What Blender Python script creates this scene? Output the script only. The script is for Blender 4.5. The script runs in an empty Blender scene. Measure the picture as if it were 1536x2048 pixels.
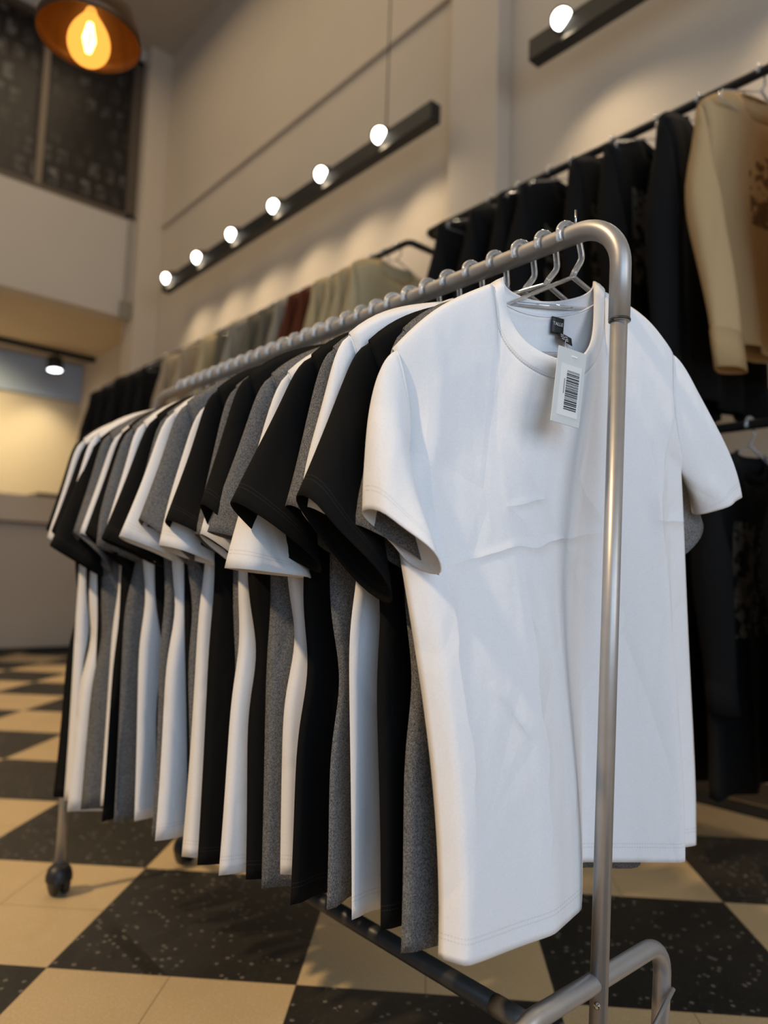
import bpy, bmesh, math, random
import numpy as np
from mathutils import Matrix, Vector
PI = math.pi
SC = bpy.context.scene
COL = SC.collection

# ------------------------------------------------------------------ camera
cam_d = bpy.data.cameras.new('camera'); cam = bpy.data.objects.new('camera', cam_d); COL.objects.link(cam)
RT = Vector((0.75073559, -0.65987921, 0.03091128)); UP = Vector((-0.08435782, -0.04935316, 0.99521255)); FW = Vector((0.6551945, 0.74974909, 0.09271714))
M = Matrix((RT, UP, -FW)).transposed().to_4x4(); M.translation = Vector((0, 0, 0.7871)); cam.matrix_world = M
cam_d.sensor_fit = 'VERTICAL'; cam_d.sensor_height = 36; cam_d.lens = 1446.4 / 2048 * 36
cam_d.clip_start = 0.02
cam_d.dof.use_dof = True; cam_d.dof.focus_distance = 0.90; cam_d.dof.aperture_fstop = 2.6
SC.camera = cam

# ------------------------------------------------------------------ world, sun, daylight, exposure
SC.view_settings.view_transform = 'Standard'; SC.view_settings.look = 'None'
SC.view_settings.exposure = 0.12; SC.view_settings.gamma = 1.0
SC.view_settings.use_curve_mapping = False
w = bpy.data.worlds.new('daylight'); SC.world = w; w.use_nodes = True
bg = w.node_tree.nodes['Background']; bg.inputs[0].default_value = (0.72, 0.82, 1.0, 1); bg.inputs[1].default_value = 0.20
def light(name, kind, loc, energy, color, aim=None, **kw):
    d = bpy.data.lights.new(name, kind); d.energy = energy; d.color = color
    for k, v in kw.items(): setattr(d, k, v)
    o = bpy.data.objects.new(name, d); COL.objects.link(o); o.location = loc
    if aim is not None: o.rotation_euler = Vector(aim).to_track_quat('-Z', 'Y').to_euler()
    return o
light('sun', 'SUN', (-4, 1, 6), 2.2, (1.0, 0.72, 0.42), aim=(0.70, -0.12, -0.75), angle=math.radians(2.5))
light('shopfront_daylight', 'AREA', (-1.1, -2.8, 1.9), 56, (0.50, 0.73, 1.0), aim=(1.9, 3.3, -0.8), shape='RECTANGLE', size=2.2, size_y=2.4)
light('front_right_fill', 'AREA', (1.1, -3.1, 2.0), 40, (0.90, 0.93, 1.0), aim=(-.45, 3.6, -0.9), shape='RECTANGLE', size=1.6, size_y=2.2)  # added fill from the front right, not an actual doorway
light('ceiling_fill', 'AREA', (0.3, 4.0, 5.9), 75, (1.0, 0.78, 0.50), aim=(0, 0, -1), shape='RECTANGLE', size=4.0, size_y=5.0)  # unseen warm area lamp added as general fill for the room
SC.cycles.use_denoising = True
SC.cycles.sample_clamp_indirect = 6.0
SC.cycles.caustics_reflective = False; SC.cycles.caustics_refractive = False
SC.cycles.max_bounces = 8; SC.cycles.transparent_max_bounces = 8; SC.cycles.transmission_bounces = 8

# ------------------------------------------------------------------ helpers
def tag(o, label=None, cat=None, group=None, kind=None):
    if label: o['label'] = label
    if cat: o['category'] = cat
    if group: o['group'] = group
    if kind: o['kind'] = kind
    return o
def thing(name, label, cat, loc=(0, 0, 0), rot=(0, 0, 0), group=None):
    o = bpy.data.objects.new(name, None); COL.objects.link(o); o.location = loc; o.rotation_euler = rot
    o.empty_display_size = 0.05
    return tag(o, label, cat, group)
class MB:
    def __init__(s): s.v = []; s.f = []; s.uv = []; s.n = 0
    def add(s, v, f, uv=None):
        v = np.asarray(v, float).reshape(-1, 3)
        s.v.append(v); s.f += [[i + s.n for i in q] for q in f]
        s.uv.append(np.zeros((len(v), 2)) if uv is None else np.asarray(uv, float)); s.n += len(v)
        return s
    def box(s, c, d, R=None):
        c = np.array(c, float); h = np.array(d, float) / 2
        v = np.array([[x, y, z] for x in (-1, 1) for y in (-1, 1) for z in (-1, 1)], float) * h
        if R is not None: v = v @ np.array(R).T
        return s.add(v + c, [(0, 1, 3, 2), (4, 6, 7, 5), (0, 4, 5, 1), (2, 3, 7, 6), (0, 2, 6, 4), (1, 5, 7, 3)])
    def tube(s, P, r, n=12, caps=True, flat=1.0):
        P = np.asarray(P, float); m = len(P); r = np.broadcast_to(np.asarray(r, float), (m,))
        T = np.gradient(P, axis=0); T /= np.linalg.norm(T, axis=1)[:, None] + 1e-12
        a = np.array([0, 0, 1.0]) if abs(T[0][2]) < .9 else np.array([1.0, 0, 0])
        N = np.cross(T[0], a); N /= np.linalg.norm(N); V = []
        for i in range(m):
            N = N - T[i] * (N @ T[i]); N /= np.linalg.norm(N); B = np.cross(T[i], N)
            t = np.arange(n) * 2 * PI / n
            V.append(P[i] + r[i] * (np.cos(t)[:, None] * N + flat * np.sin(t)[:, None] * B))
        F = [(i * n + j, i * n + (j + 1) % n, (i + 1) * n + (j + 1) % n, (i + 1) * n + j) for i in range(m - 1) for j in range(n)]
        if caps: F += [tuple(range(n))[::-1], tuple(range((m - 1) * n, m * n))]
        return s.add(np.concatenate(V), F)
    def lathe(s, prof, n=32, c=(0, 0, 0), R=None):
        V = []; t = np.arange(n) * 2 * PI / n
        for r, z in prof: V.append(np.stack([r * np.cos(t), r * np.sin(t), np.full(n, z)], -1))
        V = np.concatenate(V)
        if R is not None: V = V @ np.array(R).T
        m = len(prof)
        F = [(i * n + j, i * n + (j + 1) % n, (i + 1) * n + (j + 1) % n, (i + 1) * n + j) for i in range(m - 1) for j in range(n)]
        return s.add(V + np.array(c, float), F)
    def grid(s, A, uv=None, closed=False):
        r, c = A.shape[:2]; F = []
        for i in range(r - 1):
            for j in range(c if closed else c - 1):
                j2 = (j + 1) % c; F.append((i * c + j, i * c + j2, (i + 1) * c + j2, (i + 1) * c + j))
        return s.add(A.reshape(-1, 3), F, None if uv is None else uv.reshape(-1, 2))
    def build(s, name, mat, parent=None, smooth=True, bevel=0, solid=0, weld=False, sub=0, kind=None, label=None):
        me = bpy.data.meshes.new(name); V = np.concatenate(s.v)
        me.from_pydata(V.tolist(), [], s.f)
        if len(s.uv):
            U = np.concatenate(s.uv); ul = me.uv_layers.new(name='UVMap')
            li = np.zeros(len(me.loops), int); me.loops.foreach_get('vertex_index', li)
            ul.data.foreach_set('uv', U[li].ravel())
        bm = bmesh.new(); bm.from_mesh(me)
        if weld: bmesh.ops.remove_doubles(bm, verts=bm.verts, dist=1e-5)
        bmesh.ops.recalc_face_normals(bm, faces=bm.faces); bm.to_mesh(me); bm.free()
        if smooth: me.polygons.foreach_set('use_smooth', [True] * len(me.polygons))
        me.materials.append(mat)
        o = bpy.data.objects.new(name, me); COL.objects.link(o)
        if parent: o.parent = parent
        if bevel:
            b = o.modifiers.new('bevel', 'BEVEL'); b.width = bevel; b.segments = 2; b.limit_method = 'ANGLE'
        if solid:
            b = o.modifiers.new('thickness', 'SOLIDIFY'); b.thickness = solid; b.offset = 0
        if sub:
            b = o.modifiers.new('smooth', 'SUBSURF'); b.levels = sub; b.render_levels = sub
        if kind: o['kind'] = kind
        if label: o['label'] = label
        return o
def fillet(pts, rad, n=8):
    pts = [np.array(p, float) for p in pts]; out = [pts[0]]
    rad = rad if isinstance(rad, (list, tuple)) else [rad] * (len(pts) - 2)
    for i in range(1, len(pts) - 1):
        a, b, c = pts[i - 1], pts[i], pts[i + 1]; u = a - b; v = c - b
        lu, lv = np.linalg.norm(u), np.linalg.norm(v); u /= lu; v /= lv
        th = math.acos(max(-1, min(1, u @ v))); d = min(rad[i - 1] / math.tan(th / 2), lu * .49, lv * .49); r = d * math.tan(th / 2)
        bis = u + v; bis /= np.linalg.norm(bis); cen = b + bis * (r / math.sin(th / 2))
        p, q = b + u * d - cen, b + v * d - cen; om = math.acos(max(-1, min(1, (p @ q) / (r * r))))
        for k in range(n + 1):
            t = k / n; out.append(cen + (math.sin((1 - t) * om) * p + math.sin(t * om) * q) / math.sin(om))
    out.append(pts[-1]); return np.array(out)
def sstep(a, b, x):
    t = np.clip((x - a) / (b - a), 0, 1); return t * t * (3 - 2 * t)

# ------------------------------------------------------------------ materials
class N:
    def __init__(s, name):
        s.m = bpy.data.materials.new(name); s.m.use_nodes = True; s.t = s.m.node_tree
        s.p = s.t.nodes['Principled BSDF']; s.out = s.t.nodes['Material Output']
    def new(s, typ, **kw):
        n = s.t.nodes.new(typ)
        for k, v in kw.items():
            if k in n.inputs.keys(): n.inputs[k].default_value = v
            else: setattr(n, k, v)
        return n
    def l(s, a, b): s.t.links.new(a, b)
    def math(s, op, a, b=0.0, clamp=False):
        n = s.new('ShaderNodeMath', operation=op, use_clamp=clamp)
        for i, x in enumerate((a, b)):
            if isinstance(x, (int, float)): n.inputs[i].default_value = x
            else: s.l(x, n.inputs[i])
        return n.outputs[0]
    def mix(s, f, a, b):
        n = s.new('ShaderNodeMix', data_type='RGBA')
        for i, x in ((0, f), (6, a), (7, b)):
            if isinstance(x, (int, float)): n.inputs[i].default_value = x
            elif isinstance(x, tuple): n.inputs[i].default_value = x if len(x) == 4 else (*x, 1)
            else: s.l(x, n.inputs[i])
        return n.outputs[2]
    def coord(s, which='Object'):
        return s.new('ShaderNodeTexCoord').outputs[which]
    def mapping(s, vec, scale=(1, 1, 1), loc=(0, 0, 0), rot=(0, 0, 0)):
        n = s.new('ShaderNodeMapping'); n.inputs['Scale'].default_value = scale; n.inputs['Location'].default_value = loc; n.inputs['Rotation'].default_value = rot
        s.l(vec, n.inputs['Vector']); return n.outputs[0]
    def noise(s, vec, scale, detail=3, rough=.5, out=0):
        n = s.new('ShaderNodeTexNoise', Scale=scale, Detail=detail, Roughness=rough); s.l(vec, n.inputs['Vector']); return n.outputs[out]
    def ramp(s, f, a, b, ca=(0, 0, 0, 1), cb=(1, 1, 1, 1)):
        n = s.new('ShaderNodeValToRGB'); s.l(f, n.inputs[0]); e = n.color_ramp.elements
        e[0].position = a; e[1].position = b; e[0].color = ca; e[1].color = cb; return n.outputs[0]
    def bump(s, h, strength=.3, dist=.01, prev=None):
        n = s.new('ShaderNodeBump'); n.inputs['Strength'].default_value = strength; n.inputs['Distance'].default_value = dist
        s.l(h, n.inputs['Height'])
        if prev is not None: s.l(prev, n.inputs['Normal'])
        s.l(n.outputs[0], s.p.inputs['Normal']); return n.outputs[0]
def simple(name, col, rough=.5, metal=0.0, noise=0.0, nscale=30, spec=.5, bump=0):
    m = N(name); m.p.inputs['Roughness'].default_value = rough; m.p.inputs['Metallic'].default_value = metal
    m.p.inputs['Specular IOR Level'].default_value = spec
    c = m.coord()
    nz = m.noise(c, nscale, 4)
    lo = tuple(x * (1 - noise) for x in col); hi = tuple(min(1, x * (1 + noise)) for x in col)
    m.l(m.ramp(nz, .3, .7, (*lo, 1), (*hi, 1)), m.p.inputs['Base Color'])
    if bump: m.bump(nz, bump, .003)
    return m.m
def emis(name, col, st):
    m = N(name); m.p.inputs['Base Color'].default_value = (*col, 1); m.p.inputs['Emission Color'].default_value = (*col, 1); m.p.inputs['Emission Strength'].default_value = st
    return m.m
def fabric(name, col, heather=None, wr=.38, stitch=True, print_box=None, print_col=(.25, .2, .14), creases=None):
    m = N(name); p = m.p
    p.inputs['Roughness'].default_value = .92; p.inputs['Specular IOR Level'].default_value = .15
    c = m.coord(); oi = m.new('ShaderNodeObjectInfo')
    va = m.new('ShaderNodeVectorMath', operation='ADD'); m.l(c, va.inputs[0])
    vm = m.new('ShaderNodeVectorMath', operation='SCALE'); m.l(oi.outputs['Location'], vm.inputs[0]); vm.inputs['Scale'].default_value = 7.3
    m.l(vm.outputs[0], va.inputs[1]); v = va.outputs[0]
    if heather:
        f1 = m.noise(m.mapping(v, (1, 1, .5)), 1100, 2, .7); f2 = m.noise(v, 260, 2, .6)
        f = m.math('ADD', m.math('MULTIPLY', f1, .85), m.math('MULTIPLY', f2, .15))
        colr = m.ramp(f, .40, .62, (*col, 1), (*heather, 1))
    else:
        f = m.noise(v, 400, 2); colr = m.ramp(f, .2, .8, tuple(x * .96 for x in col) + (1,), tuple(min(1, x * 1.03) for x in col) + (1,))
    # creases: vertically stretched soft noise and thin fold lines left from packing
    w1 = m.noise(m.mapping(v, (1, 1, .30), rot=(0, .30, 0)), 11, 2, .5)
    w2 = m.noise(m.mapping(v, (1, 1, .45), rot=(0, -.5, 0)), 30, 2, .5)
    vo = m.new('ShaderNodeTexVoronoi', feature='DISTANCE_TO_EDGE', Scale=7.0); m.l(m.mapping(v, (1, 1, .5), rot=(0, .3, 0)), vo.inputs['Vector'])
    cr = m.ramp(vo.outputs['Distance'], 0, .05)
    weave = m.noise(m.mapping(v, (1, 1, .5)), 1400, 1)
    hgt = m.math('ADD', m.math('ADD', m.math('MULTIPLY', w1, 1.0), m.math('MULTIPLY', w2, .16)), m.math('MULTIPLY', cr, .07))
    nb = m.bump(hgt, wr, .02)
    nb = m.bump(weave, .12, .0012, nb)
    if stitch:
        uv = m.new('ShaderNodeSeparateXYZ'); m.l(m.coord('UV'), uv.inputs[0]); tot = None
        dash = m.math('LESS_THAN', m.math('FRACT', m.math('MULTIPLY', uv.outputs[0], 330.0)), .62)
        for d in (.0205, .0255):
            k = m.math('MULTIPLY', m.math('LESS_THAN', m.math('ABSOLUTE', m.math('SUBTRACT', uv.outputs[1], d)), .0007), dash)
            tot = k if tot is None else m.math('ADD', tot, k)
        colr = m.mix(m.math('MULTIPLY', tot, .30), colr, tuple(x * .45 for x in col) if max(col) > .2 else (.05, .05, .05))
        nb = m.bump(tot, .6, -.0012, nb)
    if creases:                                 # packing folds and pulls: (x0, z0, x1, z1, width, depth) on the front panel, z from the hem
        u2 = m.new('ShaderNodeSeparateXYZ'); m.l(m.coord('UV'), u2.inputs[0]); tot = None
        wob = m.math('MULTIPLY', m.math('SUBTRACT', m.noise(c, 9, 2), .5), .035)
        for x0, z0, x1, z1, wd, am in creases:
            L = math.hypot(x1 - x0, z1 - z0); tx, tz = (x1 - x0) / L, (z1 - z0) / L
            px_ = m.math('SUBTRACT', m.math('ADD', u2.outputs[0], 1.0), x0); pz_ = m.math('SUBTRACT', u2.outputs[1], z0)
            al = m.math('ADD', m.math('MULTIPLY', px_, tx), m.math('MULTIPLY', pz_, tz)); ac = m.math('ADD', m.math('SUBTRACT', m.math('MULTIPLY', px_, -tz), m.math('MULTIPLY', pz_, -tx)), wob)
            k = m.math('SUBTRACT', 1.0, m.math('DIVIDE', m.math('ABSOLUTE', ac), wd * 2.2), True); k = m.math('MULTIPLY', k, k)
            e = m.math('MULTIPLY', m.math('DIVIDE', al, L * .25, True), m.math('DIVIDE', m.math('SUBTRACT', L, al), L * .25, True))
            k = m.math('MULTIPLY', m.math('MULTIPLY', k, e), am * .8); tot = k if tot is None else m.math('ADD', tot, k)
        nb = m.bump(tot, 1.0, .01, nb)
    if print_box:
        o3 = m.new('ShaderNodeSeparateXYZ'); m.l(c, o3.inputs[0]); x0, x1, z0, z1 = print_box
        k = m.math('MULTIPLY', m.math('MULTIPLY', m.math('GREATER_THAN', o3.outputs[0], x0), m.math('LESS_THAN', o3.outputs[0], x1)),
                   m.math('MULTIPLY', m.math('GREATER_THAN', o3.outputs[2], z0), m.math('LESS_THAN', o3.outputs[2], z1)))
        nz = m.ramp(m.noise(v, 26, 3, .6), .47, .53)
        colr = m.mix(m.math('MULTIPLY', k, nz), colr, print_col)
    m.l(colr, p.inputs['Base Color'])
    return m.m
M_WHITE = fabric('white_cotton', (.82, .82, .83))
M_FRONT = fabric('white_cotton_creased', (.82, .82, .83), wr=.5, creases=[
    (-.21, .445, .10, .45, .006, .35), (.16, .46, .30, .455, .006, .35), (-.10, .60, .06, .36, .022, .55), (-.13, .56, .03, .31, .018, .45), (-.06, .66, .10, .44, .020, .45),
    (-.085, .46, -.11, .03, .012, .45), (-.02, .28, -.07, .10, .008, .3), (-.16, .30, -.12, .22, .006, .3), (.17, .62, .20, .10, .014, .4), (.22, .66, .17, .40, .016, .45), (-.19, .66, -.20, .05, .008, .3), (-.10, .50, -.03, .505, .005, .3), (.02, .22, .06, .06, .010, .3)])
M_GREY = fabric('grey_heather_cotton', (.055, .0555, .057), (.225, .226, .23))
M_BLACK = fabric('black_cotton', (.0055, .0054, .0052))
M_STEEL = simple('grey_painted_steel', (.40, .385, .37), .40, .6, .04, 60)
M_DARKSTEEL = simple('dark_painted_steel', (.035, .034, .033), .42, .3, .1, 40)
M_BLACKMETAL = simple('black_metal', (.012, .0115, .011), .5, .2, .1, 40)
M_RUBBER = simple('black_rubber', (.012, .012, .012), .45, 0, .15, 40)
M_CHROME = simple('bright_metal', (.6, .6, .6), .2, 1.0, .02, 50)
def acrylic():
    m = N('clear_acrylic'); c = m.coord()
    g = m.new('ShaderNodeBsdfGlossy'); g.inputs['Roughness'].default_value = .06; g.inputs['Color'].default_value = (1, 1, 1, 1)
    t = m.new('ShaderNodeBsdfTransparent'); t.inputs['Color'].default_value = (.93, .94, .95, 1)
    gl = m.new('ShaderNodeBsdfGlass'); gl.inputs['Roughness'].default_value = .02; gl.inputs['IOR'].default_value = 1.2
    lw = m.new('ShaderNodeLayerWeight', Blend=.35); mx = m.new('ShaderNodeMixShader'); m.l(m.math('ADD', .07, m.math('MULTIPLY', lw.outputs['Facing'], .75)), mx.inputs[0])
    m2 = m.new('ShaderNodeMixShader'); m2.inputs[0].default_value = .5; m.l(t.outputs[0], m2.inputs[1]); m.l(gl.outputs[0], m2.inputs[2])
    df = m.new('ShaderNodeBsdfDiffuse'); df.inputs['Color'].default_value = (.9, .9, .9, 1); m3 = m.new('ShaderNodeMixShader'); m3.inputs[0].default_value = .24; m.l(m2.outputs[0], m3.inputs[1]); m.l(df.outputs[0], m3.inputs[2])
    m.l(m3.outputs[0], mx.inputs[1]); m.l(g.outputs[0], mx.inputs[2]); m.l(mx.outputs[0], m.out.inputs[0])
    return m.m
M_ACRYL = acrylic()

# ------------------------------------------------------------------ the room
def checker_floor():
    m = N('checkered_terrazzo'); c = m.coord()
    # cells of 0.5 m laid diagonally to the walls
    v = m.mapping(c, (2, 2, 0), rot=(0, 0, -PI / 4)); s = m.new('ShaderNodeSeparateXYZ'); m.l(v, s.inputs[0])
    ox, oy = TILE0
    a = (ox * math.cos(PI / 4) + oy * math.sin(PI / 4)) * 2; b = (-ox * math.sin(PI / 4) + oy * math.cos(PI / 4)) * 2
    tx = m.math('SUBTRACT', s.outputs[0], a); ty = m.math('SUBTRACT', s.outputs[1], b)
    par = m.math('ABSOLUTE', m.math('FLOORED_MODULO', m.math('ADD', m.math('ADD', m.math('FLOOR', tx), m.math('FLOOR', ty)), 1.0), 2.0))
    def joint(t):
        f = m.math('FRACT', m.math('MULTIPLY', t, 2.0)); return m.math('LESS_THAN', m.math('MINIMUM', f, m.math('SUBTRACT', 1.0, f)), .006)
    jt = m.math('MAXIMUM', joint(tx), joint(ty))
    n1 = m.noise(c, 5, 4); n2 = m.noise(c, 110, 3)
    v1 = m.new('ShaderNodeTexVoronoi', Scale=75.0, Randomness=1.0); m.l(c, v1.inputs['Vector'])
    v2 = m.new('ShaderNodeTexVoronoi', Scale=150.0, Randomness=1.0); m.l(c, v2.inputs['Vector'])
    sep = m.new('ShaderNodeSeparateColor'); m.l(v1.outputs['Color'], sep.inputs[0])
    sep2 = m.new('ShaderNodeSeparateColor'); m.l(v2.outputs['Color'], sep2.inputs[0])
    chip = m.math('MULTIPLY', m.math('LESS_THAN', v1.outputs['Distance'], .34), m.math('GREATER_THAN', sep.outputs[0], .80))
    chip2 = m.math('MULTIPLY', m.math('LESS_THAN', v2.outputs['Distance'], .40), m.math('GREATER_THAN', sep2.outputs[0], .70))
    beige = m.mix(n1, (.53, .385, .205), (.63, .475, .27)); beige = m.mix(m.math('MULTIPLY', chip2, .35), beige, (.66, .58, .44)); n3 = m.ramp(m.noise(c, 230, 2, .7), .38, .62); beige = m.mix(m.math('MULTIPLY', n3, .38), beige, (.36, .27, .15))
    dark = m.mix(n1, (.013, .012, .010), (.028, .026, .022)); dark = m.mix(m.math('MULTIPLY', chip, .85), dark, (.17, .155, .13)); dark = m.mix(m.math('MULTIPLY', chip2, .45), dark, (.05, .047, .04))
    colr = m.mix(par, dark, beige); colr = m.mix(m.math('MULTIPLY', jt, .45), colr, (.03, .025, .02))
    m.l(colr, m.p.inputs['Base Color'])
    r = m.math('ADD', .30, m.math('MULTIPLY', n2, .22)); m.l(r, m.p.inputs['Roughness'])
    m.p.inputs['Specular IOR Level'].default_value = .4
    m.bump(n2, .06, .002); return m.m
TILE0 = (0.51376, 1.56139)
def paint(name, col, var=.05):
    m = N(name); c = m.coord(); n = m.noise(c, 1.6, 4); m.p.inputs['Roughness'].default_value = .75
    m.l(m.mix(n, tuple(x * (1 - var) for x in col), tuple(x * (1 + var) for x in col)), m.p.inputs['Base Color'])
    m.bump(m.noise(c, 90, 3), .06, .003); return m.m
M_WALL = paint('warm_white_wall_paint', (.64, .55, .44)); M_PARA = paint('parapet_paint', (.58, .53, .47)); M_CEIL = paint('ceiling_paint', (.50, .44, .36))
M_SOFFIT = paint('soffit_paint', (.62, .52, .38)); M_DAYBLUE = paint('painted_blue_daylight', (.42, .52, .66))
XW = 2.9; YM = 7.0; ZS = 3.30; ZC = 6.15; YB = 9.1; X_L = -3.0
def slab(name, c, d, mat, bevel=0): return MB().box(c, d).build(name, mat, smooth=False, kind='structure', bevel=bevel)
slab('floor', ((XW + .3 + X_L) / 2, 2.7, -.05), (XW + .3 - X_L, 13.2, .1), checker_floor())
slab('wall_right', (XW + .1, 2.7, ZC / 2), (.2, 13.2, ZC), M_WALL)
slab('wall_back', ((XW + X_L) / 2, YB + .1, ZS / 2 + .1), (XW - X_L, .2, ZS + .2), paint('back_wall_paint', (.66, .56, .40)))
slab('ceiling', ((XW + X_L) / 2, 2.7, ZC + .05), (XW - X_L, 13.2, .1), M_CEIL)
slab('wall_mezzanine', ((XW + X_L) / 2, YM + .1, (ZS + 4.30) / 2), (XW - X_L, .2, 4.30 - ZS), M_PARA)
slab('ceiling_mezzanine', ((XW + X_L) / 2, (YM + .2 + YB) / 2, ZS + .1), (XW - X_L, YB - YM - .2, .2), M_SOFFIT)
slab('wall_mezzanine_upper', ((XW + X_L) / 2, YM + .1, 6.09), (XW - X_L, .2, .12), M_PARA)
slab('added_sun_lintel', (X_L - .1, 2.7, 6.0), (.2, 13.2, .3), M_WALL)  # unseen lintel, added to keep the sun off the right wall
slab('trim_1', (XW - .06, 2.55, ZC / 2), (.12, .35, ZC), M_WALL, .006)          # pilaster on the right wall
slab('trim_2', (XW - .12, YM + .02, ZC / 2), (.24, .30, ZC), M_WALL, .006)      # pilaster in the corner
slab('trim_3', (XW - .015, 4.85, 4.30), (.03, 4.0, .05), M_WALL, .004)          # thin moulding above the lamps
slab('floor_shade_strip', (2.78, 1.0, .004), (.13, 6.0, .008), simple('painted_floor_shade', (.02, .018, .015), .5))  # shade line along the right wall, painted as a dark floor strip
slab('daylight_band', (1.0, YB - .03, 3.06), (3.8, .06, .46), M_DAYBLUE)                  # bluish daylight on the back wall, painted as a pale blue band
slab('baseboard_right', (XW - .008, 2.7, .04), (.016, 13.0, .08), simple('brown_skirting', (.16, .10, .05), .5))
# window of dark glass over the mezzanine, covered inside with rows of pale lettering
def mural():
    m = N('dark_glass_with_lettering'); c = m.coord(); p = m.p
    v = m.mapping(c, (1, 1, 1))
    sp = m.new('ShaderNodeSeparateXYZ'); m.l(v, sp.inputs[0]); cb = m.new('ShaderNodeCombineXYZ'); m.l(sp.outputs[0], cb.inputs[0]); m.l(sp.outputs[2], cb.inputs[1])
    br = m.new('ShaderNodeTexBrick', Scale=1.0); br.inputs['Brick Width'].default_value = .15; br.inputs['Row Height'].default_value = .21; br.inputs['Mortar Size'].default_value = .035; br.inputs['Mortar Smooth'].default_value = .2
    br.inputs['Color1'].default_value = (1, 1, 1, 1); br.inputs['Color2'].default_value = (.1, .1, .1, 1); br.inputs['Mortar'].default_value = (0, 0, 0, 1); m.l(cb.outputs[0], br.inputs['Vector'])
    n = m.ramp(m.noise(c, 13, 2), .40, .6); n2 = m.ramp(m.noise(c, 2.2, 2), .35, .7)
    k = m.math('MULTIPLY', m.math('MULTIPLY', br.outputs['Color'], n), n2)
    m.l(m.mix(k, (.016, .013, .012), (.22, .21, .20)), p.inputs['Base Color']); p.inputs['Roughness'].default_value = .35
    return m.m
M_FRAME = simple('brown_window_frame', (.10, .075, .055), .5, 0, .1, 20)
wf = thing('window_1', None, None, (0, 0, 0)); wf['kind'] = 'structure'
f = MB(); z0, z1, xr = 4.30, 6.03, 2.66
f.box(((X_L + xr) / 2, YM + .06, z0 + .035), (xr - X_L, .10, .07)); f.box(((X_L + xr) / 2, YM + .06, z1 - .03), (xr - X_L, .10, .06)); f.box((xr - .05, YM + .06, (z0 + z1) / 2), (.10, .10, z1 - z0))
f.build('window_frame', M_FRAME, wf, smooth=False, bevel=.005)
xs = [xr - .1, 1.73, .75, -.25, -1.25, -2.15, -2.95]
mm = mural()
for i in range(6):
    if i: MB().box((xs[i], YM + .05, (z0 + z1) / 2), (.055, .09, z1 - z0 - .1)).build('mullion', simple('tan_mullion', (.23, .18, .13), .5), wf, smooth=False, bevel=.004)
    MB().box(((xs[i] + xs[i + 1]) / 2, YM + .09, (z0 + z1) / 2), (xs[i] - xs[i + 1], .012, z1 - z0 - .1)).build('pane', mm, wf, smooth=False)
# narrow cable duct with a small junction box beside the corner pilaster
t = thing('cable_duct', 'thin grey cable duct with small box on the parapet beside the corner pilaster', 'cable duct', (2.60, YM - .02, 3.4))
MB().box((0, 0, .48), (.03, .03, .86)).build('duct', simple('duct_plastic', (.36, .32, .27), .6), t, smooth=False, bevel=.003)
MB().box((0, -.01, -.04), (.10, .06, .18)).build('junction_box', simple('box_plastic', (.28, .25, .20), .6), t, smooth=False, bevel=.006)

# ------------------------------------------------------------------ reception counter in the back
t = thing('reception_counter', 'long pale reception counter with a raised top band in front of the lit back wall', 'counter', (0, 7.75, 0))
M_CTR = paint('counter_laminate', (.50, .44, .37)); M_CTR2 = paint('counter_top_laminate', (.62, .52, .42))
MB().box((.3, 0, .63), (4.4, .84, 1.16)).build('body', M_CTR, t, smooth=False, bevel=.004)
MB().box((.3, 0, .035), (4.3, .76, .07)).build('plinth', simple('dark_plinth', (.05, .042, .035), .6), t, smooth=False)
MB().box((.3, -.02, 1.345), (4.46, .90, .25)).build('top', M_CTR2, t, smooth=False, bevel=.006)
MB().box((.3, -.43, 1.214), (4.4, .012, .016)).build('shadow_gap', simple('dark_gap', (.06, .05, .04), .7), t, smooth=False)
t = thing('desk_tray', 'low dark tray lying on the reception counter', 'tray', (2.18, 7.50, 1.47))
MB().box((0, 0, .012), (.32, .24, .024)).box((0, -.115, .03), (.32, .01, .03)).box((0, .115, .03), (.32, .01, .03)).build('tray', M_RUBBER, t, smooth=False, bevel=.003)

# ------------------------------------------------------------------ track lights
M_LENS = emis('lamp_lens', (1, .93, .80), 12); M_LENS2 = emis('cool_lamp_lens', (.95, .97, 1), 9)
def rotto(d):
    return np.array(Vector(d).normalized().to_track_quat('Z', 'Y').to_matrix())
def spot_head(parent, pos, bar_z, d, lens, r=.052, L=.13, e=60, aim=None, size=125, col=(1, .80, .54)):
    R = rotto(d); pos = np.array(pos, float); dn = np.array(Vector(d).normalized())
    h = MB().lathe([(.001, -L), (r * .92, -L), (r, -L * .9), (r, 0.012), (r * .9, .012), (r * .9, -.004), (.001, -.006)], 24, pos, R).build('spotlight', M_BLACKMETAL, parent)
    MB().lathe([(.001, .004), (r * .6, .003), (r * .89, -.002)], 24, pos, R).build('lens', lens, h)
    q = pos - dn * L * .55
    MB().tube([q + (0, 0, 0), (q[0], q[1], bar_z)], .012, 8).build('stem', M_BLACKMETAL, h)
    wp = pos + np.array((0, 0, -.09)) if L < .135 else pos + dn * .03
    loc = parent.location
    light('spot_light', 'SPOT', tuple(np.array(loc) + wp), e, col, aim=aim or d, spot_size=math.radians(size), spot_blend=.9, shadow_soft_size=.07)
def track(name, label, x, z, y0, y1, ys, wires, d, e):
    t = thing(name, label, 'track light', (x, (y0 + y1) / 2, z)); yc = (y0 + y1) / 2
    MB().box((0, 0, 0), (.075, y1 - y0, .11)).build('bar', M_BLACKMETAL, t, smooth=False, bevel=.004)
    for y in ys: spot_head(t, (-.05, y - yc - .06, .035), .05, d, M_LENS, e=e, aim=(.16, -.25, -.95))
    for y in wires: MB().tube([(0, y - yc, .05), (0, y - yc, ZC - z)], .004, 6).build('suspension_wire', M_DARKSTEEL, t)
    return t
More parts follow.
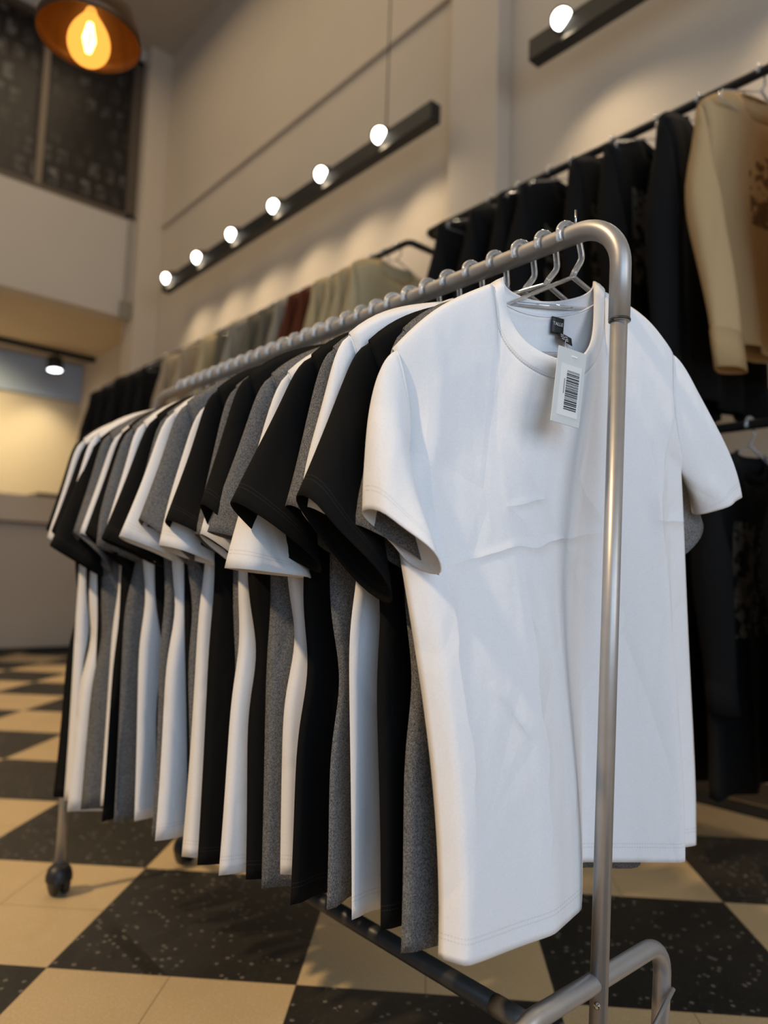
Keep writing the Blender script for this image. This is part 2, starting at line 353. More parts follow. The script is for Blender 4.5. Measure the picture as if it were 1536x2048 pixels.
track('track_light', 'long black hanging track with six lit spotlights above the far clothes rail', 2.65, 3.37, 2.70, 6.15, [6.09, 5.50, 4.93, 4.33, 3.76, 3.18], [3.12], (-.75, -.40, -.45), 16)
track('track_light', 'black hanging track cut off at the top right with one lit spotlight in view', 2.65, 3.34, -.6, 2.04, [1.90, 1.0, .2], [.6], (-.75, -.40, -.45), 16)
t = thing('track_light', 'thin black ceiling track with one white spotlight under the mezzanine at the left', 'track light', (1.2, 8.62, ZS - .03))
MB().box((0, 0, 0), (3.4, .05, .06)).build('bar', M_BLACKMETAL, t, smooth=False, bevel=.003)
spot_head(t, (1.26, 0, -.21), -.02, (.02, -.12, -.98), M_LENS2, r=.085, L=.14, e=30, size=90, aim=(0, .3, -.9), col=(1, .82, .52))
light('back_spot', 'SPOT', (1.2, 7.55, 3.15), 190, (1, .80, .48), aim=(.15, .80, -.62), spot_size=math.radians(88), spot_blend=.9, shadow_soft_size=.05)

# ------------------------------------------------------------------ pendant lamp
t = thing('pendant_lamp', 'brown dome pendant lamp with a glowing round filament bulb at the top left', 'pendant lamp', (.555, 1.862, 2.165))
def shade_mat():
    m = N('bronze_shade'); g = m.new('ShaderNodeNewGeometry'); c = m.coord(); n = m.noise(c, 30, 3)
    m.l(m.mix(n, (.07, .032, .010), (.11, .05, .015)), m.p.inputs['Base Color']); m.p.inputs['Roughness'].default_value = .45; m.p.inputs['Metallic'].default_value = .4; return m.m
prof = [(.128, 0), (.126, .03), (.112, .075), (.085, .115), (.05, .14), (.028, .155), (.024, .20), (.0, .205)]
MB().lathe(prof, 48).build('shade', shade_mat(), t, solid=.003)
def glass_bulb():
    m = N('amber_glass'); e = m.new('ShaderNodeEmission'); e.inputs[0].default_value = (1, .42, .07, 1); e.inputs[1].default_value = 1.6
    tr = m.new('ShaderNodeBsdfTransparent'); tr.inputs[0].default_value = (1, .72, .35, 1); mx = m.new('ShaderNodeMixShader'); mx.inputs[0].default_value = .7
    m.l(tr.outputs[0], mx.inputs[1]); m.l(e.outputs[0], mx.inputs[2]); m.l(mx.outputs[0], m.out.inputs[0]); return m.m
b = MB().lathe([(.012, .085), (.016, .07), (.03, .05), (.046, .025), (.056, -.008), (.049, -.042), (.028, -.064), (.001, -.07)], 32).build('bulb', glass_bulb(), t, sub=2)
fl = MB()
for k in range(8):
    a = k * PI / 4; fl.tube([(.006 * math.cos(a), .006 * math.sin(a), .045), (.016 * math.cos(a), .016 * math.sin(a), .0), (.006 * math.cos(a), .006 * math.sin(a), -.035)], .0016, 6)
fl.build('filament', emis('filament_glow', (1, .62, .22), 60), b)
MB().tube([(0, 0, .10), (0, 0, .20)], .018, 12).build('socket', M_BLACKMETAL, t)
MB().tube([(0, 0, .20), (0, 0, ZC - 2.14)], .004, 8).build('cord', M_BLACKMETAL, t)
light('bulb_light', 'POINT', (.555, 1.862, 2.16), .8, (1, .55, .2), shadow_soft_size=.03)

# ------------------------------------------------------------------ rolling rack
RX, RZ, RR = .801, 1.258, .0133
Y0, Y1 = .506, 1.905; LEAN = -.030
t = rack = thing('garment_rack', 'grey steel rolling garment rack full of t-shirts', 'clothes rack', (RX, (Y0 + Y1) / 2, 0)); yc = (Y0 + Y1) / 2
ya, yb = Y0 - yc, Y1 - yc
top = fillet([(0, ya + LEAN + .001, 1.120), (0, ya + LEAN - .003, RZ), (0, yb + LEAN - .003, RZ), (0, yb + LEAN, 1.12)], .062, 14)
MB().tube(top, RR, 24).build('hanging_rail', M_STEEL, t)
for y in (ya, yb):
    MB().tube([(0, y + LEAN * .98, 1.14), (0, y, .20)], .0107, 20).build('post', M_STEEL, t)
    MB().lathe([(.0107, -.001), (.0135, -.001), (.0137, .0005), (.0135, .002), (.0107, .002)], 24, (0, y + LEAN * .99, 1.121)).build('joint_ring', M_DARKSTEEL, t)
    s = 1 if y < 0 else -1
    u = fillet([(-.165, y + .015 * s, .060), (-.160, y, .319), (.160, y, .319), (.165, y + .015 * s, .060)], .045, 10)
    MB().tube(u, .0115, 18).build('base_frame', M_STEEL, t)
    MB().tube([(.163, y - .012, .262), (0, y - .012, .17)], .003, 8).build('brace_rod', M_STEEL, t)
    MB().lathe([(.001, .0), (.004, .0), (.0045, .003), (.003, .006), (.001, .007)], 12, (-.0125, y - .008, .300), rotto((-.6, -.7, .2))).build('bolt', M_CHROME, t)
    for sx in (-1, 1):
        px, py = .165 * sx, y + .015 * s
        c = MB().tube([(px, py, .070), (px, py, .046)], .013, 14).build('caster', M_RUBBER, t)
        b = MB()
        for dx in (-.0125, .0125):
            R = rotto((1, 0, 0)); b.lathe([(.001, -.009), (.022, -.009), (.029, -.006), (.030, 0), (.029, .006), (.022, .009), (.001, .009)], 24, (px + dx, py, .030), R)
        b.lathe([(.001, .072), (.018, .070), (.027, .060), (.031, .045), (.031, .034)], 20, (px, py, 0))
        b.build('wheel', M_RUBBER, c)
bar = MB().tube([(0, ya, .225), (0, yb, .225)], .0135, 18).build('base_bar', M_DARKSTEEL, t)
MB().tube([(0, ya + .10, .225), (0, ya + .155, .225)], .0142, 18).build('joint_sleeve', simple('worn_grey_steel', (.13, .125, .12), .4, .5), bar)
MB().tube([(0, ya + .036, RZ + .010), (0, ya + .036, RZ + .034)], .0016, 8).build('pin', M_CHROME, t)

# ------------------------------------------------------------------ hangers
def hanger(loc, rot, label, s=1.0, mat=None, detail=True, dx=0.0, group='clear hangers on the rolling rack', rail=RR):
    h = thing('clothes_hanger', label, 'hanger', loc, rot, group); mat = mat or M_ACRYL
    r = .0044 * s; R = rail + r + .0006
    pts = []
    for a in np.linspace(math.radians(205), math.radians(0), 20): pts.append((R * math.cos(a), 0, R * math.sin(a)))
    tail = fillet([(R, 0, 0), (R + .003, 0, -.028 * s), (.004, 0, -.048 * s), (0, 0, -.054 * s)], [.018 * s, .008 * s], 7)
    pts = np.concatenate([np.array(pts), tail[1:]])
    MB().tube(pts, r, 10).build('hook', mat, h)
    body = fillet([(0, 0, -.055 * s), (.20 * s, 0, -.140 * s), (.205 * s, 0, -.162 * s), (-.205 * s, 0, -.162 * s), (-.20 * s, 0, -.140 * s), (0, 0, -.055 * s)], [.012 * s, .008 * s, .008 * s, .012 * s], 5)
    body[:, 0] = body[:, 0] * (1 - abs(dx) * 1.6) + dx * np.clip(np.abs(body[:, 0]) / .05, 0, 1)
    b = MB().tube(body, .0042 * s, 8, flat=.7)
    if detail:
        b.tube([(-.075 * s + dx, 0, -.098 * s), (.075 * s + dx, 0, -.098 * s)], .003 * s, 8)
    b.build('arms', mat, h)
    return h

# ------------------------------------------------------------------ t-shirts
def garment(name, label, cat, group, loc, rot, mat, seed, P=None, rib=None, hang_z=0.0):
    rng = random.Random(seed)
    D = dict(nw=.095, zh=-.083, sx=.245, zs=-.160, px=.238, zp=-.335, hx=.248, zb=-.868, tm=.011, ta=.024, nf=.100, nb=.026, nbul=.012, nfall=.10, a0=.0015, a1=.011, a2=.004,
             k1=2 * PI / .21, k2=2 * PI / .095, ph1=0, ph2=1, T1=(.318, -.385), B1=(.222, -.455), th1=.034, drift=-.012, drift2=-.022, curl=.0, twist=0, custom=None, nu=45, nv=56, ns=20, long=False, untw=.75, hs=0.0, pin=0.0, zpin=-.55, tilt=0.0, sleeve_l=None, sleeve_r=None, collar=True)
    if P: D.update(P)
    g = thing(name, label, cat, loc, rot, group)
    nw, zh, sx, zs, px, zp, hx, zb = (D[k] for k in ('nw', 'zh', 'sx', 'zs', 'px', 'zp', 'hx', 'zb'))
    va = (zs - zp) / (zs - zb)
    def E(v):                                   # half width at edge parameter v
        c = np.clip(v / va, 0, 1)
        up = sx + (px - sx) * c - .016 * np.sin(PI * c)
        dn = px + (hx - px) * np.clip((v - va) / (1 - va), 0, 1)
        return np.where(v < va, up, dn)
    def Fy(x, z, u):
        w = sstep(zp + .16, zb, z)
        y = (D['a0'] + D['a1'] * w) * np.sin(D['k1'] * x + D['ph1'] + 1.5 * z) + D['a2'] * w * np.sin(D['k2'] * x + D['ph2'] + 3 * z)
        y = y + D['curl'] * w * np.clip(-u - .55, 0, 1) * 2.2
        y = y + .006 * np.sin(9 * x + D['ph2']) * sstep(zh, zp, z)
        return y
    def deform(x, y, z, u):
        x = x.copy(); y = y.copy(); z = z.copy()
        if D['hs'] or D['pin']:
            wb = sstep(zp, zb, z); z = z + D['hs'] * x * wb; x = x * (1 - D['pin'] * np.exp(-((z - D['zpin']) / .07) ** 2) * (u < 0))
        if D['tilt']:
            wt = 1 - sstep(zp, zb, z); z = z + D['tilt'] * x * wt
        if D['twist']:
            a = D['twist'] * (1 - D['untw'] * sstep(-.25, zb, z)); ca, sa = np.cos(a), np.sin(a); x, y = x * ca - y * sa, x * sa + y * ca
        if D['custom'] is not None: x, y, z = D['custom'](x, y, z, u, zb)
        return x, y, z
    nu, nv = D['nu'], D['nv']; ne = nu // 4
    tn = np.linspace(-PI / 2, PI / 2, nu - 2 * ne + 0)
    us = np.concatenate([np.linspace(-1, -nw / sx, ne, endpoint=False), nw / sx * np.sin(tn), np.linspace(nw / sx, 1, ne + 1)[1:]])
    n = len(us); vs = np.linspace(0, 1, nv) ** 1.05
    U, V = np.meshgrid(us, vs)
    x0 = U * sx; ax = np.abs(x0)
    inn = np.sqrt(np.clip(1 - (ax / nw) ** 2, 0, 1))
    b = MB()
    for side in (-1, 1):
        dep = D['nf'] if side < 0 else D['nb']
        tt = np.clip((ax - nw) / (sx - nw), 0, 1); sh = zh + (zs - zh) * (.60 * tt + .40 * tt ** 3.5)
        zt = np.where(ax <= nw, zh - dep * inn ** (.8 if side < 0 else 1), sh)
        Z = sh + (zb - sh) * V + (zt - sh) * (1 - V) ** 5
        X = U * E(V)
        c = np.clip(V / va, 0, 1)
        T = D['tm'] * np.sqrt(np.clip(V / .12, 0, 1)) * np.sqrt(np.clip(1 - U ** 4, 0, 1))
        T = T + D['ta'] * np.sqrt(np.clip(c * (1 - c), 0, 1)) * np.abs(U) ** 5
        T = T + (D['nbul'] if side < 0 else .010) * inn ** 2 * np.exp(-V / D['nfall'])
        Y = side * T + Fy(X, Z, U)
        x_, y_, z_ = deform(X, Y, Z, U)
        b.grid(np.stack([x_, y_, z_], -1), np.stack([X + side, Z - zb], -1))
    b.build('body', mat, g, solid=.0012, weld=True)
    for sgn in (-1, 1):
        o = D['sleeve_l'] if sgn < 0 else D['sleeve_r']; o = o or {}
        T1 = o.get('T1', (D['T1'][0] + rng.uniform(-.015, .015), D['T1'][1] + rng.uniform(-.02, .02))); B1 = o.get('B1', (D['B1'][0] + rng.uniform(-.012, .012), D['B1'][1] + rng.uniform(-.02, .02)))
        th1 = o.get('th1', D['th1'] * rng.uniform(.75, 1.25)); dT = o.get('drift', D['drift'] * rng.uniform(.2, 1.9)); dB = o.get('drift2', D['drift2'] * rng.uniform(.0, 2.0))
        ns, nf = D['ns'], 30; ss = np.linspace(0, 1, ns); ph = np.arange(nf) * 2 * PI / nf
        S, PHI = np.meshgrid(ss, ph, indexing='ij'); c = (1 - np.cos(PHI)) / 2
        Tx = sx + (T1[0] - sx) * S + .13 * S * np.exp(-6 * S); Tz = zs + (T1[1] - zs) * S + .003 * np.sin(PI * S)
        Bx = px + (B1[0] - px) * S; Bz = zp + (B1[1] - zp) * S
        if D['long']:
            Tx = sx + (T1[0] - sx) * sstep(0, .45, S); Tz = zs + (T1[1] - zs) * S
            Bx = px + (B1[0] - px) * S
        X = Tx + (Bx - Tx) * c - .016 * np.sin(PI * c) * (1 - S); Z = Tz + (Bz - Tz) * c
        th = (D['ta'] / 2) * (1 - S) + th1 * S
        if D['long']: th = (D['ta'] / 2) * (1 - S) + th1 * np.minimum(1, S * 4) * (1 - .25 * S)
        wob = 1 + .22 * S * np.sin(2 * PHI + seed) + .12 * S * np.sin(3 * PHI + 2 * seed)
        Yr = np.sin(PHI) * th * wob * -1
        gr = 1 - .05 * np.exp(-S * 22); mx_, mz_ = (Tx + Bx) / 2, (Tz + Bz) / 2; X = mx_ + (X - mx_) * gr; Z = mz_ + (Z - mz_) * gr; Yr = Yr * gr
        X = X * sgn
        Ux = np.full_like(X, sgn)
        f0 = Fy(np.full_like(X, sgn * sx), Z, Ux)
        Y = Yr + f0 * (1 - S) + S * (dT * (1 - c) + dB * c) + .004 * S * np.sin(8 * c + 5 * S + seed)
        x_, y_, z_ = deform(X, Y, Z, Ux * .9)
        Lc = abs(Tz[-1, 0] - Tz[0, 0]) + .02
        MB().grid(np.stack([x_, y_, z_], -1), np.stack([c * .3 + sgn * .1, (1 - S) * Lc], -1), closed=True).build('sleeve', mat, g, solid=.0014)
        if D.get('seam'):
            rg = np.stack([x_, y_, z_], -1)[0]; MB().tube(np.concatenate([rg, rg[:1]]), .0015, 6, caps=False).build('armhole_seam', mat, g)
        if rib:
            MB().grid(np.stack([x_, y_, z_], -1)[-3:] * np.array([1, 1, 1]), closed=True).build('cuff', rib, g, solid=.006)
    # ribbed collar band
    if D['collar']:
        nt = 72; th_ = np.arange(nt) * 2 * PI / nt; rows = []
        for (off, bul) in ((0, 0), (.04, .0024), (.2, .0034), (.6, .0034), (.92, .002), (1, .0)):
            xs_, ys_, zs_ = [], [], []
            for a in th_:
                ct, sn = math.cos(a), math.sin(a); front = ct > 0
                i0 = abs(ct); x = nw * sn
                z = zh - (D['nf'] * i0 ** .8 if front else D['nb'] * i0); y = -D['nbul'] * i0 ** 2 if front else .010 * i0 ** 2
                xs_.append(x * (1 - off * .19)); zs_.append(z + off * (.024 if front else .021) - off * .011 * abs(sn) ** 3); ys_.append(y - (bul if front else -bul) - off * (.004 * i0 if front else -.003 * i0))
            xs_ = np.array(xs_); ys_ = np.array(ys_) + Fy(xs_, np.array(zs_), xs_ / sx); zs_ = np.array(zs_)
            rows.append(np.stack(deform(xs_, ys_, zs_, xs_ / sx), -1))
        uvc = np.stack(np.meshgrid(np.linspace(0, .6, nt), [.0205, .0206, .03, .04, .05, .06]), -1)
        MB().grid(np.array(rows), uvc, closed=True).build('collar', rib or mat, g, solid=.002)
        if D.get('seam'):
            rg = rows[0]; MB().tube(np.concatenate([rg, rg[:1]]), .0013, 6, caps=False).build('collar_seam', mat, g)
    return g, deform, Fy

ORD = ['front', 'second', 'third', 'fourth', 'fifth', 'sixth', 'seventh', 'eighth', 'ninth', 'tenth', 'eleventh', 'twelfth', 'thirteenth', 'fourteenth', 'fifteenth', 'sixteenth', 'seventeenth', 'eighteenth', 'nineteenth', 'twentieth',
       'twenty-first', 'twenty-second', 'twenty-third', 'twenty-fourth', 'twenty-fifth', 'twenty-sixth', 'twenty-seventh', 'twenty-eighth']
SEQ = 'WGBWGBWGBWGBWGBWGBWGBWGBWBWB'
YS = [.553, .590, .630, .678, .726, .774] ; YS += list(np.linspace(.820, 1.705, 28 - len(YS)))
# the front shirt: left third lies flat, then a deep pleat beside the post, then a ridge on the right
UB = np.array([-1, -.90, -.42, -.26, .225, .70, .745, .86, 1.0])
XB = np.array([-.225, -.215, -.085, -.006, .125, .240, .252, .292, .331]) + .04
FB = np.array([.0, -.028, -.044, -.028, .060, -.026, -.028, .004, -.010])
uu = np.linspace(-1, 1, 401); kx = np.hanning(15); kx /= kx.sum()
def smth(a):
    p = np.interp(uu, UB, a); e = np.pad(p, 7, mode='edge'); q = np.convolve(e, kx, 'valid'); return q
XT, FT = smth(XB), smth(FB)
def front_custom(x, y, z, u, zb):
    w = sstep(-.17, zb + .02, z); w2 = w ** .85
    xh = np.interp(u, uu, XT); fh = np.interp(u, uu, FT)
    y = y + .022 * np.clip((-.82 - u) / .18, 0, 1) * sstep(-.12, -.30, z) * (1 - w)
    return x * (1 - w) + xh * w, y * (1 - .6 * w) + fh * w2, z
def behind_pleat(A):                            # the next shirts are pushed back where the pleat of the front one reaches
    def f(x, y, z, u, zb):
        return x, y + A * sstep(-.17, zb + .02, z) ** .85 * np.exp(-((x - .125) / .085) ** 2), z
    return f
for i, (ch, y) in enumerate(zip(SEQ, YS)):
    mat = {'W': M_WHITE, 'G': M_GREY, 'B': M_BLACK}[ch]; cn = {'W': 'white', 'G': 'heather grey', 'B': 'black'}[ch]
    rng = random.Random(100 + i)
    if i == 0: lab = 'white t-shirt hanging at the very front of the rack, barcode tag at its neck'
    elif i == 27: lab = 'black t-shirt at the far end of the rack, farthest from the near post'
    else: lab = f'{cn} t-shirt hanging {ORD[i]} from the near post of the rack'
    rz = math.radians(-10 + rng.uniform(-4, 4))
    P = dict(ph1=.45 * i + rng.uniform(-.3, .3), ph2=rng.uniform(0, 6), curl=rng.uniform(-.02, .016), twist=rz, tilt=rng.uniform(-.02, .10), hx=.246 + rng.uniform(-.030, .016), zb=-.868 - .0038 * i + rng.uniform(-.012, .012), a1=rng.uniform(.011, .018))
    if 0 < i < 4: P.update(custom=behind_pleat((0, .055, .035, .015)[i]))
    if i > 14: P.update(nu=33, nv=36, ns=14)
    if i == 0:
        P = dict(custom=front_custom, twist=math.radians(-13), untw=1.0, tilt=.17, a1=.0, a2=.0012, a0=.001, nu=97, nv=110, ns=36, zb=-.862, ph1=0, ph2=2, th1=.04, nf=.130, nb=.036, nbul=.030, nfall=.26, sx=.226, zs=-.166, px=.236, zp=-.34,
                 sleeve_l=dict(T1=(.305, -.345), B1=(.228, -.428), th1=.045, drift=-.01, drift2=-.04), sleeve_r=dict(T1=(.388, -.392), B1=(.300, -.408), th1=.028, drift=.0, drift2=0))
    if i == 2: P.update(sleeve_l=dict(T1=(.345, -.362), B1=(.250, -.490), th1=.040, drift=-.030, drift2=-.05))
    if i == 5: P.update(sleeve_l=dict(T1=(.360, -.375), B1=(.250, -.462), th1=.036, drift=-.022, drift2=-.04))
    if i == 6: P.update(sleeve_l=dict(T1=(.335, -.440), B1=(.225, -.458), th1=.046, drift=-.015, drift2=-.035))
    P['seam'] = i < 16
    if i: P.update(hs=rng.uniform(-.05, .03), pin=rng.uniform(.0, .07), zpin=rng.uniform(-.62, -.42))
    g, dfm, Fy0 = garment('t_shirt', lab, 't-shirt', 't-shirts on the rolling rack', (RX + rng.uniform(-.012, .012) if i else RX - .04, y, RZ), (0, 0, 0), mat if i else M_FRONT, i * 3 + 1, P)
    hanger((RX, y, RZ), (0, -P['tilt'] * .9, rz if i else math.radians(-12)), f'clear plastic hanger holding the {ORD[i]} t-shirt from the near post' if i else 'clear plastic hanger of the front white t-shirt, nearest the rack bend', dx=0.0 if i else -.04)
    if i == 0: shirt0, d0, F0 = g, dfm, Fy0

# ------------------------------------------------------------------ neck label and price tag of the front shirt
def text_mesh(name, txt, size, mat, parent, loc, rot, extr=.0002):
    cu = bpy.data.curves.new(name, 'FONT'); cu.body = txt; cu.size = size; cu.align_x = 'CENTER'; cu.align_y = 'CENTER'; cu.extrude = extr
    o = bpy.data.objects.new(name, cu); COL.objects.link(o); bpy.context.view_layer.update()
    me = bpy.data.meshes.new_from_object(o.evaluated_get(bpy.context.evaluated_depsgraph_get())); bpy.data.objects.remove(o); bpy.data.curves.remove(cu)
    me.materials.clear(); me.materials.append(mat); q = bpy.data.objects.new(name, me); COL.objects.link(q); q.parent = parent; q.location = loc; q.rotation_euler = rot
    return q
M_LBL = simple('black_label_satin', (.012, .012, .012), .5); M_LTXT = simple('white_label_print', (.72, .72, .70), .6)
n = 9; A = np.array([[(x, .0006 * math.sin(4 * z), z) for x in np.linspace(-.0105, .0105, 4)] for z in np.linspace(.011, -.011, n)])
lb = MB().grid(A).build('size_label', M_LBL, shirt0, solid=.0006, label='black woven size label')
lb.location = (.022, .004, -.128); lb.rotation_euler = (math.radians(6), 0, math.radians(-13))
text_mesh('lettering', 'TALLE', .0062, M_LTXT, lb, (0, -.0009, .002), (PI / 2, 0, 0))
lb2 = MB().grid(A * np.array([1.15, 1, .75])).build('care_label', M_LBL, shirt0, solid=.0006, label='black folded care label')
lb2.location = (.031, -.001, -.144); lb2.rotation_euler = (math.radians(-30), math.radians(18), math.radians(-20))
mk = MB()
for k, (x, z, w_) in enumerate([(-.004, .004, .005), (.003, .0035, .004), (-.005, .0, .0025), (-.001, .0005, .0032), (.004, -.0005, .003), (-.003, -.004, .004), (.003, -.0042, .0045)]): mk.box((x, -.0006, z), (w_, .0003, .0012))
mk.build('printed_marks', M_LTXT, lb2, smooth=False)

t = thing('price_tag', 'pale card price tag with a barcode hanging at the neck of the front white t-shirt', 'tag', (.728, .497, 1.058), (0, math.radians(7), math.radians(-17)))
M_CARD = simple('pale_card', (.60, .62, .60), .6, 0, .02, 20); M_STICK = simple('barcode_sticker', (.70, .71, .69), .45); M_INK = simple('black_ink', (.012, .012, .014), .6)
MB().box((0, 0, -.034), (.042, .0012, .094)).build('card', M_CARD, t, smooth=False, bevel=.0004)
st = MB().box((.001, -.0008, -.039), (.030, .0004, .064)).build('barcode_sticker', M_STICK, t, smooth=False)
rb = random.Random(4); bars = MB(); z = -.0145
while z > -.0635:
    h = rb.choice([.0005, .0005, .0009, .0013, .0018]); bars.box((.004, -.00115, z - h / 2), (.0185, .0003, h)); z -= h + rb.choice([.0005, .0006, .0010, .0014])
bars.build('barcode', M_INK, st, smooth=False)
dg = MB(); z = -.026
for k in range(11): dg.box((-.0078, -.00115, z), (.0011, .0003, .0009)); z -= .0017
dg.build('digits', M_INK, st, smooth=False)
MB().box((.003, -.0008, .0045), (.0085, .0008, .0022)).build('slot', simple('white_slot', (.85, .85, .83), .5), t, smooth=False, bevel=.0003)
MB().tube(fillet([(.003, -.001, .0045), (.004, .008, .012), (.010, .030, .030), (.026, .052, .050)], .012, 6), .0006, 6).build('fastener', M_ACRYL, t)

# ------------------------------------------------------------------ clothes rails on the right wall
def wall_rail(label, x, z, y0, y1, loc_label=None):
    t = thing('wall_clothes_rail', label, 'clothes rail', (x, (y0 + y1) / 2, z)); yc = (y0 + y1) / 2
    P = fillet([(XW - x, y0 - yc, 0), (0, y0 - yc, 0), (0, y1 - yc, 0), (XW - x, y1 - yc, 0)], .03, 6)
    MB().tube(P, .0155, 12).build('bar', M_BLACKMETAL, t)
    for y in (y0 - yc, y1 - yc):
        MB().lathe([(.001, 0), (.04, 0), (.04, -.008), (.001, -.010)], 20, (XW - x, y, 0), rotto((1, 0, 0))).build('wall_flange', M_BLACKMETAL, t)
WX = 2.2
wall_rail('upper black wall rail at the right, carrying the tan hoodies and black sweatshirts', WX, 2.365, -.6, 2.28)
wall_rail('upper black wall rail farther left, carrying cream, brown and grey garments', WX, 2.365, 2.40, 6.1)
wall_rail('lower black wall rail at the right edge, carrying long black garments', WX, 1.277, -.6, 1.95)
M_HB = fabric('black_fleece', (.010, .0095, .0092), stitch=False, wr=.5); M_HT = fabric('tan_fleece', (.60, .41, .205), stitch=False, wr=.5, print_box=(-.10, .12, -.52, -.30), print_col=(.20, .12, .06))
M_RIBT = fabric('tan_rib', (.52, .35, .17), stitch=False); M_RIBB = fabric('black_rib', (.008, .008, .008), stitch=False)
M_HBP = fabric('black_fleece_printed', (.010, .0095, .0092), stitch=False, wr=.5, print_box=(-.17, .17, -.62, -.30), print_col=(.20, .165, .12))
M_HCREAM = fabric('cream_knit', (.55, .44, .25), stitch=False, wr=.6); M_HBROWN = fabric('rust_brown_knit', (.115, .032, .014), stitch=False, wr=.6)
M_HOLIVE = fabric('grey_olive_knit', (.17, .15, .105), stitch=False, wr=.6); M_HGREY = fabric('stone_grey_knit', (.34, .30, .23), stitch=False, wr=.6); M_HBEIGE = fabric('beige_knit', (.42, .33, .22), stitch=False, wr=.6)
LONG = dict(nw=.10, zh=-.095, sx=.262, zs=-.168, px=.275, zp=-.42, hx=.27, zb=-.93, tm=.028, ta=.05, nf=.085, nb=.02, T1=(.325, -1.0), B1=(.235, -1.01), th1=.036, drift=-.03, drift2=-.03, long=True, nu=25, nv=26, ns=16, a0=.004, a1=.014)
def hang_wall(name, label, cat, group, y, z, mat, seed, rib=None, hood=False, **kw):
    rng = random.Random(seed); P = dict(LONG); P.update(ph1=rng.uniform(0, 6), ph2=rng.uniform(0, 6), twist=math.radians(rng.uniform(-14, 2)), tilt=rng.uniform(-.04, .06)); P.update(kw)
    g, d, F = garment(name, label, cat, group, (WX, y, z), (0, 0, 0), mat, seed, P, rib)
    if hood:
        th = np.linspace(0, PI, 15); ph = np.linspace(-.2, PI + .2, 19); V = np.array([[(.125 * math.cos(p) * math.sin(a) ** .6, .05 + .045 * math.sin(p) * math.sin(a) - .03, -.10 - .10 * (1 - math.cos(a)) * .9 + .03) for p in ph] for a in th])
        x, yy, zz = V[..., 0], V[..., 1], V[..., 2]; x, yy, zz = d(x, yy, zz, x / .262)
        MB().grid(np.stack([x, yy, zz], -1)).build('hood', mat, g, solid=.005)
    return g
def wall_hanger(y, z, label): return hanger((WX, y, z), (0, 0, math.radians(-6)), label, s=1.15, detail=False, group='clear hangers on the wall rails', rail=.0155)
hang_wall('hoodie', 'tan hoodie with dark round chest print, hanging beside the black sweatshirts on the upper rail', 'hoodie', 'tan hoodies', .83, 2.365, M_HT, 501, M_RIBT, True, twist=math.radians(-16), zb=-.90)
wall_hanger(.83, 2.365, 'clear hanger of the tan hoodie that is wholly in view')
hang_wall('hoodie', 'tan hoodie cut off by the right edge, only a sleeve in view', 'hoodie', 'tan hoodies', .60, 2.365, M_HT, 502, M_RIBT, True, zb=-.90)
wall_hanger(.60, 2.365, 'clear hanger of the tan hoodie cut off at the right edge')
NB = ['first', 'second', 'third', 'fourth', 'fifth', 'sixth', 'seventh', 'eighth', 'ninth']
for k, y in enumerate([1.02, 1.16, 1.33, 1.50, 1.60, 1.75, 1.90]):
    hang_wall('sweatshirt', f'black sweatshirt on the upper wall rail, {NB[k]} to the left of the tan hoodie', 'sweatshirt', 'black sweatshirts on the upper wall rail', y, 2.365, M_HBP if k in (1, 2, 3, 5) else M_HB, 520 + k, M_RIBB, zb=-1.0)
    wall_hanger(y, 2.365, f'clear hanger of the {NB[k]} black sweatshirt left of the tan hoodie')
far = [(2.48, M_HCREAM, 'cream'), (2.57, M_HCREAM, 'cream'), (2.66, M_HCREAM, 'cream'), (2.75, M_HCREAM, 'cream'), (2.86, M_HBROWN, 'rust brown'), (2.98, M_HBROWN, 'rust brown'), (3.12, M_HGREY, 'stone grey'), (3.26, M_HOLIVE, 'olive grey'), (3.40, M_HOLIVE, 'olive grey'), (3.55, M_HGREY, 'stone grey'), (3.70, M_HOLIVE, 'olive grey'),
       (3.92, M_HCREAM, 'pale yellow'), (4.18, M_HBEIGE, 'beige'), (4.46, M_HBEIGE, 'beige'), (4.76, M_HB, 'black'), (5.02, M_HB, 'black'), (5.28, M_HB, 'black'), (5.54, M_HB, 'black'), (5.80, M_HB, 'black')]
for k, (y, mat, cn) in enumerate(far):
    hang_wall('sweater', f'{cn} sweater on the far upper wall rail, {ORD[k] if k else "first"} from its near bracket', 'sweater', 'sweaters on the far upper wall rail', y, 2.365, mat, 560 + k, nu=21, nv=16, ns=10)
    wall_hanger(y, 2.365, f'clear hanger of the {ORD[k] if k else "first"} sweater on the far upper wall rail')
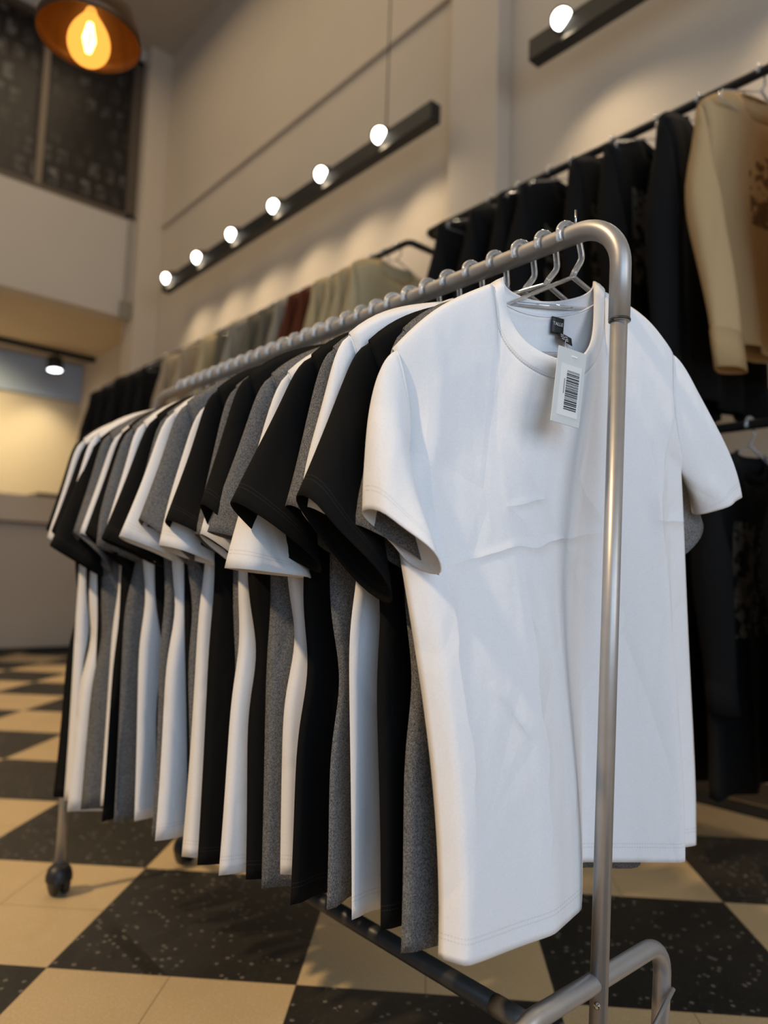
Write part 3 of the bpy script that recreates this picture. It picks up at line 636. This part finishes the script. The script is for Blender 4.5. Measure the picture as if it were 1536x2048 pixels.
for k, y in enumerate([.52, .70, .88, 1.04, 1.20, 1.38, 1.56, 1.76]):
    hang_wall('long_coat', f'long black garment on the lower wall rail, {NB[k]} from the right edge of the photo', 'coat', 'long black garments on the lower wall rail', y, 1.277, M_HBP if k == 2 else M_HB, 600 + k, M_RIBB, zb=-1.045 + .004 * (k % 3), T1=(.31, -.80), B1=(.225, -.81))
    wall_hanger(y, 1.277, f'clear hanger of the {NB[k]} long black garment on the lower wall rail')

# ------------------------------------------------------------------ potted palm by the shopfront: outside the frame, its fronds shade the floor
t = thing('potted_palm', 'green potted palm standing by the shopfront, left of the rolling rack', 'plant', (-1.45, 1.50, 0))
MB().lathe([(.001, 0), (.13, 0), (.17, .30), (.18, .32), (.165, .32), (.155, .29), (.001, .28)], 28).build('pot', simple('dark_clay_pot', (.05, .045, .04), .7), t)
M_LEAF = simple('palm_green', (.05, .12, .03), .5, 0, .2, 20); M_STEM = simple('palm_stem', (.10, .13, .05), .6)
rl = random.Random(9)
for k in range(11):
    az = k * 2.4 + rl.uniform(-.3, .3); el = rl.uniform(.75, 1.25); L = rl.uniform(.8, 1.15); dx, dy = math.cos(az), math.sin(az)
    P = np.array([(dx * L * s_ * math.cos(el) * (1 + .5 * s_), dy * L * s_ * math.cos(el) * (1 + .5 * s_), .28 + L * math.sin(el) * s_ - .38 * s_ ** 3) for s_ in np.linspace(0, 1, 14)])
    sm = MB().tube(P, np.linspace(.007, .002, 14), 6).build('frond_stem', M_STEM, t); lf = MB()
    for j in range(4, 14):
        tg = P[j] - P[j - 1]; tg /= np.linalg.norm(tg); sd = np.cross(tg, (0, 0, 1)); sd /= np.linalg.norm(sd)
        for sg in (-1, 1):
            d = sd * sg * .75 + tg * .65 + np.array((0, 0, -.12)); ll = .24 * (1 - .045 * abs(j - 8) ** 1.3); q = P[j]
            wv = tg * .011
            lf.add([q, q + d * ll * .5 + wv, q + d * ll, q + d * ll * .5 - wv], [(0, 1, 2, 3)])
    lf.build('leaflets', M_LEAF, sm, smooth=False)
